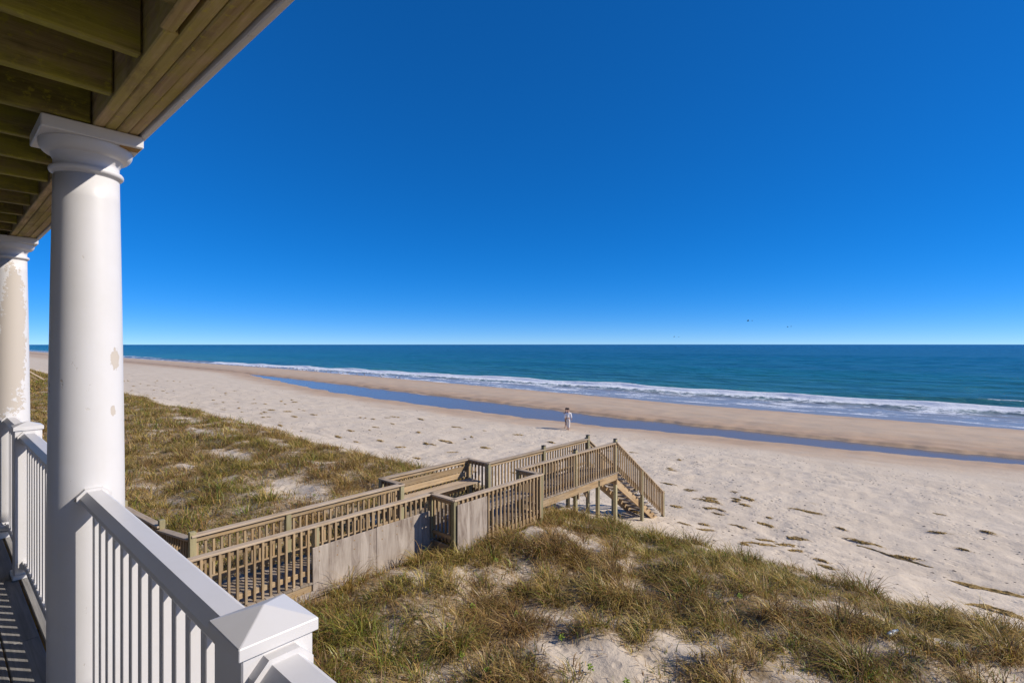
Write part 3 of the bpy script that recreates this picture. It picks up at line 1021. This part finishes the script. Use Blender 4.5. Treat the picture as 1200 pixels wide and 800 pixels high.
def scatter(u0, u1, v0, v1, per_m2, power=1.0):
    n = int((u1 - u0) * (v1 - v0) * per_m2)
    u = RNG.uniform(u0, u1, n)
    v = RNG.uniform(v0, v1, n)
    keep = RNG.random(n) < grass_density(u, v) ** power
    return u[keep], v[keep]


VV_, CC_ = [], []
zones = [(-4.5, 8.6, 1.0, 13.6, 23.0, 46, 0.15, 0.41, 0.0105), (9.6, 26, 1.0, 15.0, 13.0, 28, 0.19, 0.46, 0.014), (26, 60, 0, 15.5, 8.0, 18, 0.24, 0.46, 0.020), (60, 220, -4, 15.5, 1.8, 14, 0.5, 0.55, 0.06)]
for (u0, u1, v0, v1, den, nb_, rad, Lm, Wm) in zones:
    u, v = scatter(u0, u1, v0, v1, den, 1.15)
    T = len(u)
    size = np.clip(0.86 + 0.85 * fbm(u / 0.75, v / 0.65, 2, 150), 0.35, 1.6) * RNG.uniform(0.75, 1.25, T) * (0.6 + 0.4 * np.clip(grass_density(u, v), 0, 1))
    lush = 0.5 + 0.9 * fbm(u / 3.1, v / 2.6, 2, 120)
    lush = lush + 0.45 * np.exp(-((u - 7.0) / 1.6) ** 2 - ((v - 4.0) / 1.6) ** 2) + 0.30 * np.exp(-((u - 15.5) / 3) ** 2 - ((v - 4.6) / 2) ** 2) + 0.25 * sstep(25, 60, u)
    green = np.clip(0.02 + 0.46 * lush, 0.03, 0.75)
    dry = np.clip(0.55 - 0.7 * fbm(u / 2.0, v / 2.0, 2, 130), 0.1, 0.95)
    n = np.maximum(5, (nb_ * size * RNG.uniform(0.5, 1.4, T))).astype(int)
    a, b = blades(u, v, n, rad * size, Lm * size, np.full(T, Wm), green, dry)
    VV_.append(a)
    CC_.append(b)
    # thin low ground cover between the tufts
    u, v = scatter(u0, u1, v0, v1, den * 2.6, 0.7)
    T = len(u)
    green = np.clip(0.15 + 0.4 * fbm(u / 2.5, v / 2.5, 2, 140), 0.05, 0.6)
    a, b = blades(u, v, np.full(T, 5), np.full(T, rad * 0.9), np.full(T, Lm * 0.45), np.full(T, Wm), green, np.full(T, 0.7))
    VV_.append(a)
    CC_.append(b)
VV_ = np.concatenate(VV_)
CC_ = np.concatenate(CC_)
N = len(VV_)
me = bpy.data.meshes.new('dune_grass')
me.vertices.add(N * 7)
me.vertices.foreach_set('co', VV_.reshape(-1))
base = (np.arange(N) * 7)[:, None]
pat = np.array([0, 1, 3, 2, 2, 3, 5, 4, 4, 5, 6])
li = (base + pat[None]).astype(np.int32)
me.loops.add(N * 11)
me.loops.foreach_set('vertex_index', li.ravel())
me.polygons.add(N * 3)
ls = (np.arange(N) * 11)[:, None] + np.array([0, 4, 8])[None]
me.polygons.foreach_set('loop_start', ls.astype(np.int32).ravel())
me.update(calc_edges=True)
me.materials.append(M['grass'])
ca = me.attributes.new('col', 'FLOAT_COLOR', 'POINT')
ca.data.foreach_set('color', np.concatenate([CC_.reshape(-1, 3), np.ones((N * 7, 1))], 1).astype(np.float32).ravel())
g = bpy.data.objects.new('dune_grass', me)
C.objects.link(g)
tag(g, 'tangled brown and green beach grass growing over the sand dunes', 'grass', kind='stuff')
print('BLADES', N)

# ------------------------------------------------------------------ seaweed wrack on the beach
def wrack_mesh(seed, L, Wd):
    rg = np.random.default_rng(seed)
    bm = bmesh.new()
    nx, ny = 22, 8
    vs = {}
    for i in range(nx + 1):
        for j in range(ny + 1):
            x, y = (i / nx * 2 - 1), (j / ny * 2 - 1)
            q = x * x + y * y
            ax = x * L / 2
            ay = y * Wd / 2 * (0.75 + 0.5 * float(pnoise(np.array([x * 2.5 + seed]), np.array([0.3]), seed)[0]))
            hgt = 0.05 * max(0.0, 1 - q) ** 0.6 * (0.7 + 0.9 * float(pnoise(np.array([x * 6 + seed]), np.array([y * 4]), seed)[0]))
            wob = 0.22 * Wd * float(pnoise(np.array([x * 1.6 + seed * 3]), np.array([0.7]), seed + 3)[0]) * 2
            if q <= 1.0 + 0.35 * float(pnoise(np.array([x * 3 + seed]), np.array([y * 3]), seed + 1)[0]):
                vs[i, j] = bm.verts.new((ax, ay + wob, hgt if q < 0.9 else -0.012))
    for i in range(nx):
        for j in range(ny):
            q = [(i, j), (i + 1, j), (i + 1, j + 1), (i, j + 1)]
            if all(p in vs for p in q):
                bm.faces.new([vs[p] for p in q])
    for s in range(70):          # loose straws
        x, y = rg.normal(0, L * 0.30), rg.normal(0, Wd * 0.33)
        a = rg.normal(0, 0.7)
        l = rg.uniform(0.05, 0.16)
        z = rg.uniform(0.01, 0.06) * max(0.15, 1 - (2 * x / L) ** 2 - (2 * y / Wd) ** 2)
        dx, dy = math.cos(a) * l, math.sin(a) * l
        wd = 0.008
        b = [bm.verts.new(p) for p in ((x - dy * wd / l, y + dx * wd / l, z), (x + dy * wd / l, y - dx * wd / l, z), (x + dx, y + dy, max(0.004, z + rg.normal(0, 0.02))))]
        bm.faces.new(b)
    bm.normal_update()
    return bm_mesh('seaweed_clump', bm, M['wrack'])


WM = [wrack_mesh(s, L, Wd) for s, L, Wd in ((1, 0.7, 0.22), (2, 0.5, 0.2), (3, 1.1, 0.22), (4, 0.45, 0.26), (5, 0.8, 0.3))]


SHAPES = ['ragged', 'small rounded', 'long narrow', 'stubby', 'broad']


def wrack(u, v, me, rot=0.0, sc=1.0, label=None, grp=None, shape=0):
    if label is None:
        if u < 10 and v < 21.5: place = 'on dry sand between the stair foot and the dune'
        elif u < 16: place = 'on open sand seaward of the walkway stairs'
        elif v > 24.5: place = 'on the flat upper beach behind the tidal pool'
        elif u > 50: place = 'far up the beach beside the grassy dune'
        else: place = 'on the beach beside the dune behind the walkway'
        label = SHAPES[shape] + ' brown seaweed clump ' + place
        grp = 'seaweed clumps strewn over the beach'
    o = put('seaweed_clump', me, Matrix.Translation(P(u, v, ground(u, v) + 0.006)) @ Matrix.Rotation(rot, 4, 'Z') @ Matrix.Diagonal((sc, sc, sc, 1)))
    return tag(o, label, 'seaweed', grp)


wr = [(1.51, 19.4), (7.78, 23.4), (11.8, 25.7), (8.6, 19.6), (8.0, 21.4), (7.2, 20.2), (6.3, 18.8), (6.8, 17.4), (5.6, 20.6), (5.0, 18.0), (4.2, 19.0), (3.4, 21.0), (2.6, 20.0), (5.2, 16.6), (4.0, 17.3), (0.9, 23.0), (0.2, 21.5), (1.0, 26.0), (-0.4, 24.2)]
rw = random.Random(3)
for _ in range(26):
    wr.append((rw.uniform(2.5, 10.5), rw.choice([17.0, 18.3, 20.2, 22.4]) + rw.gauss(0, 0.45)))
for _ in range(120):
    uu = 12 + 105 * rw.random() ** 1.5
    vv = rw.choice([18.6, 21.0, 23.2, 26.0, 28.5]) + rw.gauss(0, 0.7)
    wr.append((uu, vv))
for i, (uu, vv) in enumerate(wr):
    wrack(uu, vv, WM[i % 5], rw.gauss(0, 0.25), rw.uniform(0.55, 1.15) * (1.0 if uu < 20 else 1.35), shape=i % 5)
wrack(-0.55, 18.3, wrack_mesh(11, 2.6, 0.42), -0.12, 1.0, 'largest long dark mat of seaweed lying parallel to the shore', None)
wrack(-0.6, 16.1, wrack_mesh(12, 1.7, 0.45), 0.05, 1.0, 'broad seaweed mat lying close to the foot of the grassy dune', None)
wrack(1.7, 19.3, wrack_mesh(13, 2.4, 0.20), -0.30, 1.0, 'long thin trail of seaweed slanting across the pale beach', None)

# tiny dark bits of shell and driftwood, uncountable
rg = np.random.default_rng(21)
nb_ = 1900
bu = np.where(rg.random(nb_) < 0.6, rg.uniform(-3, 14, nb_), 14 + 80 * rg.random(nb_) ** 1.5)
bv = 14.6 + 21 * rg.random(nb_) ** 1.3
bz = terrain(bu, bv)[0]
vs_, fs_ = [], []
for i in range(nb_):
    l = rg.uniform(0.012, 0.055) * (1 + bu[i] * 0.012)
    a = rg.random() * math.pi
    b_ = len(vs_)
    for s in range(5):
        q = a + s * 2 * math.pi / 5
        rr = l * rg.uniform(0.5, 1.0)
        vs_.append((-bu[i] + rr * math.cos(q) * 1.5, bv[i] + rr * math.sin(q), bz[i] - 0.005))
    vs_.append((-bu[i], bv[i], bz[i] + l * 0.35))
    fs_ += [(b_ + s, b_ + (s + 1) % 5, b_ + 5) for s in range(5)]
o = put('beach_debris', mesh_from('beach_debris', vs_, fs_, M['debris']), Matrix.Identity(4))
tag(o, 'scattered dark shell and driftwood bits on the beach', 'debris', kind='stuff')


# ------------------------------------------------------------------ young green plants on the dune sand
def leaf_mesh():
    bm = bmesh.new()
    L, Wd = 0.075, 0.05
    sp = [bm.verts.new((x * L, 0, z)) for x, z in ((0, 0), (0.35, 0.012), (0.7, 0.012), (1, -0.004))]
    a = [bm.verts.new((x * L, Wd * y, z)) for x, y, z in ((0.35, 0.5, 0.02), (0.7, 0.42, 0.02))]
    b = [bm.verts.new((x * L, -Wd * y, z)) for x, y, z in ((0.35, 0.5, 0.02), (0.7, 0.42, 0.02))]
    for s in (a, b):
        bm.faces.new((sp[0], sp[1], s[0]))
        bm.faces.new((sp[1], sp[2], s[1], s[0]))
        bm.faces.new((sp[2], sp[3], s[1]))
    return bm_mesh('leaf', bm, M['leaf'])


LM = leaf_mesh()
STM = bm_mesh('stem', lathe([(0.005, -0.03), (0.004, 0.05), (0.003, 0.12), (0.001, 0.16)], 7), M['stem'], True)
plants = [(3.9, 6.0), (3.4, 6.1), (3.1, 5.8), (4.6, 6.3), (3.3, 5.5), (5.4, 5.0), (5.9, 4.6), (6.2, 6.0), (2.6, 6.6), (4.9, 5.0), (5.6, 6.4), (2.0, 6.9), (6.0, 5.3), (3.0, 9.3), (6.9, 7.3), (1.0, 8.2), (4.0, 8.9), (5.5, 8.4), (16.0, 6.6), (17.2, 8.4), (14.6, 7.6)]
for i, (uu, vv) in enumerate(plants):
    zz = ground(uu, vv)
    e = empty('dune_seedling', P(uu, vv, zz), 'tiny bright green leafy seedling sprouting from the dune', 'plant', 'green seedlings on the dune')
    put('stem', STM, Matrix.Translation(P(uu, vv, zz)) @ Matrix.Diagonal((1, 1, 0.85, 1)), e)
    for j in range(8):
        hgt = 0.03 + 0.012 * j
        put('leaf', LM, Matrix.Translation(P(uu, vv, zz + hgt)) @ Matrix.Rotation(j * 2.4 + i, 4, 'Z') @ Matrix.Rotation(-0.35 + 0.05 * j, 4, 'Y') @ Matrix.Scale(0.95 - 0.05 * j, 4), e)

# ------------------------------------------------------------------ plastic bottle left in the grass
uu, vv = 0.96, 9.7
zz = ground(uu, vv) + 0.06
e = empty('plastic_bottle', P(uu, vv, zz - 0.1), 'pale plastic bottle with blue cap lying in the dune grass', 'bottle')
T = Matrix.Translation(P(uu, vv, zz)) @ Matrix.Rotation(1.1, 4, 'Z') @ Matrix.Rotation(R(82), 4, 'Y')
put('body', bm_mesh('body', lathe([(0.028, 0), (0.034, 0.006), (0.034, 0.05), (0.031, 0.06), (0.034, 0.07), (0.034, 0.14), (0.026, 0.175), (0.013, 0.20), (0.013, 0.21)], 18), M['plastic'], True), T, e)
put('cap', bm_mesh('cap', lathe([(0.016, 0.208), (0.017, 0.212), (0.017, 0.226), (0.015, 0.23)], 18), M['cap'], True), T, e)


# ------------------------------------------------------------------ birds
def bird(name, loc, rot, label, group, spread=1.0, flap=0.35, scale=1.0, body='bird', standing=False):
    e = empty(name, loc, label, 'bird', group)
    T = Matrix.Translation(loc) @ Matrix.Rotation(rot, 4, 'Z') @ Matrix.Scale(scale, 4)
    if body not in _bird:
        bm = bmesh.new()
        prof = [(-0.26, 0.012, 0.0), (-0.2, 0.04, 0.0), (-0.08, 0.075, -0.01), (0.05, 0.085, -0.01), (0.14, 0.06, 0.01), (0.18, 0.045, 0.03), (0.23, 0.045, 0.045), (0.27, 0.03, 0.045), (0.285, 0.010, 0.04)]
        rings = []
        for x, r, z in prof:
            rings.append([bm.verts.new((x, r * math.cos(a), z + r * math.sin(a))) for a in np.linspace(0, 2 * math.pi, 9)[:-1]])
        for p, q in zip(rings, rings[1:]):
            for i in range(8):
                bm.faces.new((p[i], p[(i + 1) % 8], q[(i + 1) % 8], q[i]))
        bm.faces.new(rings[0][::-1])
        bm.faces.new(rings[-1])
        b_me = bm_mesh('bird_body', bm, M[body], True)
        bm = bmesh.new()
        st = [(0.0, 0.11, -0.07, 0.0), (0.22, 0.12, -0.04, 0.10), (0.42, 0.08, -0.07, 0.12), (0.62, -0.06, -0.12, 0.06)]
        up_, dn = [], []
        for y, x0, x1, z in st:
            up_.append((bm.verts.new((x0, y, z + 0.012)), bm.verts.new((x1, y, z + 0.004))))
            dn.append((bm.verts.new((x0, y, z - 0.008)), bm.verts.new((x1, y, z))))
        for i in range(3):
            bm.faces.new((up_[i][0], up_[i + 1][0], up_[i + 1][1], up_[i][1]))
            bm.faces.new((dn[i][0], dn[i][1], dn[i + 1][1], dn[i + 1][0]))
            bm.faces.new((up_[i][0], dn[i][0], dn[i + 1][0], up_[i + 1][0]))
            bm.faces.new((up_[i][1], up_[i + 1][1], dn[i + 1][1], dn[i][1]))
        w_me = bm_mesh('wing', bm, M[body] if body == 'bird' else M['bird'], True)
        l_me = bm_mesh('leg', lathe([(0.006, -0.20), (0.006, 0.0)], 6), M['bill'])
        bl = bm_mesh('bill', lathe([(0.012, 0.0), (0.009, 0.04), (0.002, 0.07)], 6), M['bill'])
        _bird[body] = (b_me, w_me, l_me, bl)
    b_me, w_me, l_me, bl = _bird[body]
    put('body', b_me, T, e)
    put('bill', bl, T @ Matrix.Translation((0.275, 0, 0.042)) @ Matrix.Rotation(R(95), 4, 'Y'), e)
    if standing:
        for s in (-1, 1):
            put('wing', w_me, T @ Matrix.Translation((0.0, s * 0.05, 0.03)) @ Matrix.Rotation(s * R(75), 4, 'Z') @ Matrix.Diagonal((0.7, s * 0.5, 0.5, 1)), e)
            put('leg', l_me, T @ Matrix.Translation((0.0, s * 0.03, -0.06)), e)
    else:
        for s in (-1, 1):
            put('wing', w_me, T @ Matrix.Rotation(s * flap, 4, 'X') @ Matrix.Diagonal((1, s, 1, 1)), e)
    return e


_bird = {}


def pix(px, py, D):
    """a point D metres in front of the camera plane seen along the given direction"""
    f = camo.rotation_euler[2]
    X, Z = (px - 600) / 607.4 * D, (403.3 - py) / 607.4 * D
    return Vector((X * math.cos(f) - D * math.sin(f), X * math.sin(f) + D * math.cos(f), Z))


FL = 'dark seabird gliding with spread wings just above the sea horizon'
for (px, py, D, rot, fp, sc) in ((876.5, 376, 150, 0.6, 0.35, 1.2), (881.5, 375.6, 175, 0.9, -0.2, 0.9), (923, 383, 165, 0.4, 0.15, 0.9), (927, 382.6, 200, 0.7, 0.5, 0.7), (790, 394.6, 170, 0.8, 0.3, 0.8), (795.5, 394.6, 185, 0.5, -0.1, 0.8)):
    bird('seabird', pix(px, py, D), rot, FL, 'seabirds gliding over the sea', flap=fp, scale=sc)
rb = random.Random(9)
for i in range(26):
    uu = 88 + 75 * (i + rb.random() * 0.9) / 26
    vv = 65.4 + rb.gauss(0, 0.5)
    bird('gull', P(uu, vv, ground(uu, vv) + 0.26 * 1.25), rb.uniform(-0.6, 3.6), 'small pale gull standing on wet sand along the edge of the surf', 'gulls standing along the surf edge', scale=1.25, body='gull', standing=True)


# ------------------------------------------------------------------ two people walking on the beach
def skin_mesh(name, verts, edges, radii, mat, root=0, levels=1):
    me = bpy.data.meshes.new(name)
    me.from_pydata(verts, edges, [])
    o = bpy.data.objects.new(name, me)
    C.objects.link(o)
    md = o.modifiers.new('skin', 'SKIN')
    md.use_smooth_shade = True
    for i, r in enumerate(radii):
        me.skin_vertices[0].data[i].radius = (r, r) if not hasattr(r, '__len__') else r
        me.skin_vertices[0].data[i].use_root = (i == root)
    s = o.modifiers.new('sub', 'SUBSURF')
    s.levels = s.render_levels = levels
    dg = bpy.context.evaluated_depsgraph_get()
    new = bpy.data.meshes.new_from_object(o.evaluated_get(dg))
    bpy.data.objects.remove(o)
    new.materials.clear()
    new.materials.append(mat)
    new.polygons.foreach_set('use_smooth', [True] * len(new.polygons))
    return new


def person(loc, rot, label, top, bottom, shorts, stride, armswing, h=1.0):
    """figure facing +X, feet on z=0"""
    e = empty('person', loc, label, 'person', 'people walking on the beach')
    T = Matrix.Translation(loc) @ Matrix.Rotation(rot, 4, 'Z') @ Matrix.Scale(h, 4)
    V, E, Rr = [], [], []

    def add(p, r, par=None):
        V.append(p)
        Rr.append(r)
        if par is not None: E.append((par, len(V) - 1))
        return len(V) - 1
    pel = add((0, 0, 0.95), (0.15, 0.11))
    wst = add((0, 0, 1.10), (0.14, 0.10), pel)
    che = add((0.01, 0, 1.30), (0.165, 0.115), wst)
    shd = add((0.0, 0, 1.42), (0.13, 0.08), che)
    nk = add((0.0, 0, 1.50), 0.055, shd)
    hb = add((0.015, 0, 1.58), 0.085, nk)
    ht = add((0.02, 0, 1.67), 0.092, hb)
    hc = add((0.01, 0, 1.72), 0.07, ht)
    legs, arms = [], []
    for s in (-1, 1):
        st = stride * s
        hip = add((0.0, 0.09 * s, 0.90), 0.088, pel)
        kn = add((0.22 * st + 0.05, 0.10 * s, 0.50 + 0.0), 0.058, hip)
        ak = add((0.42 * st, 0.10 * s, 0.09), 0.040, kn)
        he = add((0.42 * st - 0.02, 0.10 * s, 0.045), 0.042, ak)
        toe = add((0.42 * st + 0.15, 0.11 * s, 0.03), 0.030, he)
        legs.append((hip, kn, ak))
        sh = add((0.0, 0.19 * s, 1.40), 0.058, shd)
        el = add((-armswing * s * 0.14 - 0.03, 0.25 * s, 1.13), 0.044, sh)
        wr_ = add((-armswing * s * 0.26 + 0.06, 0.24 * s, 0.90), 0.030, el)
        pm = add((-armswing * s * 0.30 + 0.08, 0.24 * s, 0.83), 0.033, wr_)
        arms.append((sh, el, wr_, pm))
    body = skin_mesh('body', V, E, Rr, M['skin'])
    bm = bmesh.new()
    bm.from_mesh(body)

    def tube(pts, rad):
        rings = []
        for i, (p, r) in enumerate(zip(pts, rad)):
            p = Vector(p)
            dq = (Vector(pts[min(i + 1, len(pts) - 1)]) - Vector(pts[max(i - 1, 0)])).normalized()
            a = dq.orthogonal().normalized()
            b = dq.cross(a)
            rings.append([bm.verts.new(p + r * (math.cos(t) * a + math.sin(t) * b)) for t in np.linspace(0, 2 * math.pi, 7)[:-1]])
        for p, q in zip(rings, rings[1:]):
            for i in range(6):
                bm.faces.new((p[i], p[(i + 1) % 6], q[(i + 1) % 6], q[i]))
        bm.faces.new(rings[0][::-1])
        bm.faces.new(rings[-1])
    for s, (sh, el, wr_, pm) in zip((-1, 1), arms):
        p = Vector(V[pm])
        for q, (off, ln) in enumerate(((0.030, 0.075), (0.010, 0.085), (-0.010, 0.080), (-0.028, 0.062))):
            tube([p + Vector((off, 0, -0.02)), p + Vector((off + 0.006, -0.004 * s, -0.03 - ln * 0.5)), p + Vector((off + 0.012, -0.02 * s, -0.03 - ln))], (0.010, 0.009, 0.007))
        tube([p + Vector((0.02, -0.005 * s, 0.0)), p + Vector((0.05, -0.012 * s, -0.03)), p + Vector((0.055, -0.02 * s, -0.065))], (0.011, 0.010, 0.008))
    hd = Vector(V[ht])
    tube([hd + Vector((0.075, 0, 0.0)), hd + Vector((0.105, 0, -0.025)), hd + Vector((0.085, 0, -0.045))], (0.010, 0.014, 0.010))      # nose
    tube([hd + Vector((0.075, -0.025, -0.075)), hd + Vector((0.085, 0, -0.073)), hd + Vector((0.075, 0.025, -0.075))], (0.006, 0.009, 0.006))   # lips
    for s in (-1, 1):
        tube([hd + Vector((0.0, 0.085 * s, -0.03)), hd + Vector((-0.01, 0.098 * s, 0.0)), hd + Vector((0.0, 0.088 * s, 0.025))], (0.010, 0.016, 0.010))   # ears
    bm.to_mesh(body)
    bm.free()
    body.polygons.foreach_set('use_smooth', [True] * len(body.polygons))
    put('body', body, T, e)
    for s in (-1, 1):
        bm = bmesh.new()
        bmesh.ops.create_icosphere(bm, subdivisions=1, radius=0.012)
        put('eye', bm_mesh('eye', bm, M['eye'], True), T @ Matrix.Translation(hd + Vector((0.082, 0.033 * s, 0.003))), e)
    # hair
    bm = bmesh.new()
    bmesh.ops.create_icosphere(bm, subdivisions=3, radius=1.0)
    for v in bm.verts:
        c_ = v.co
        k_ = 1 + 0.08 * math.sin(9 * c_.y + 5 * c_.z)
        v.co = Vector((c_.x * 0.115 * k_ - 0.03, c_.y * 0.115 * k_, c_.z * 0.115 + 0.03 - (0.10 if c_.z < 0 and c_.x < 0.1 else 0) * -c_.z * -1))
    put('hair', bm_mesh('hair', bm, M['hair'], True), T @ Matrix.Translation(hd), e)
    # shirt with sleeves
    sv_ = [V[pel], V[wst], V[che], V[shd]]
    se = [(0, 1), (1, 2), (2, 3)]
    sr = [(0.185, 0.145), (0.175, 0.135), (0.19, 0.14), (0.155, 0.10)]
    for (sh, el, wr_, pm) in arms:
        b_ = len(sv_)
        sv_ += [V[sh], V[el], tuple(Vector(V[el]).lerp(Vector(V[wr_]), 0.75))]
        se += [(3, b_), (b_, b_ + 1), (b_ + 1, b_ + 2)]
        sr += [0.08, 0.068, 0.055]
    put('shirt', skin_mesh('shirt', sv_, se, sr, top), T, e)
    tv = [(0, 0, 1.0), V[pel]]
    te = [(0, 1)]
    tr_ = [(0.165, 0.125), (0.165, 0.125)]
    for (hip, kn, ak) in legs:
        b_ = len(tv)
        end = tuple(Vector(V[kn]).lerp(Vector(V[ak]), -0.1 if shorts else 0.85))
        tv += [V[hip], V[kn] if not shorts else tuple(Vector(V[hip]).lerp(Vector(V[kn]), 0.5)), end]
        te += [(1, b_), (b_, b_ + 1), (b_ + 1, b_ + 2)]
        tr_ += [0.115, 0.092, 0.085]
    put('shorts' if shorts else 'trousers', skin_mesh('legwear', tv, te, tr_, bottom, root=1), T, e)
    return e


pu_, pv_ = 24.75, 34.8
away = R(41.6) + R(90)
person(P(pu_, pv_, ground(pu_, pv_)), away - 0.35, 'person in a loose white shirt and pale trousers walking along the beach', M['shirt'], M['trouser'], False, 0.55, 0.6, 0.99)
pu_, pv_ = 25.15, 35.12
person(P(pu_, pv_, ground(pu_, pv_)), away + 0.5, 'person in cream top and dark shorts walking close beside companion in white', M['cream'], M['dark'], True, -0.8, 0.9, 0.97)
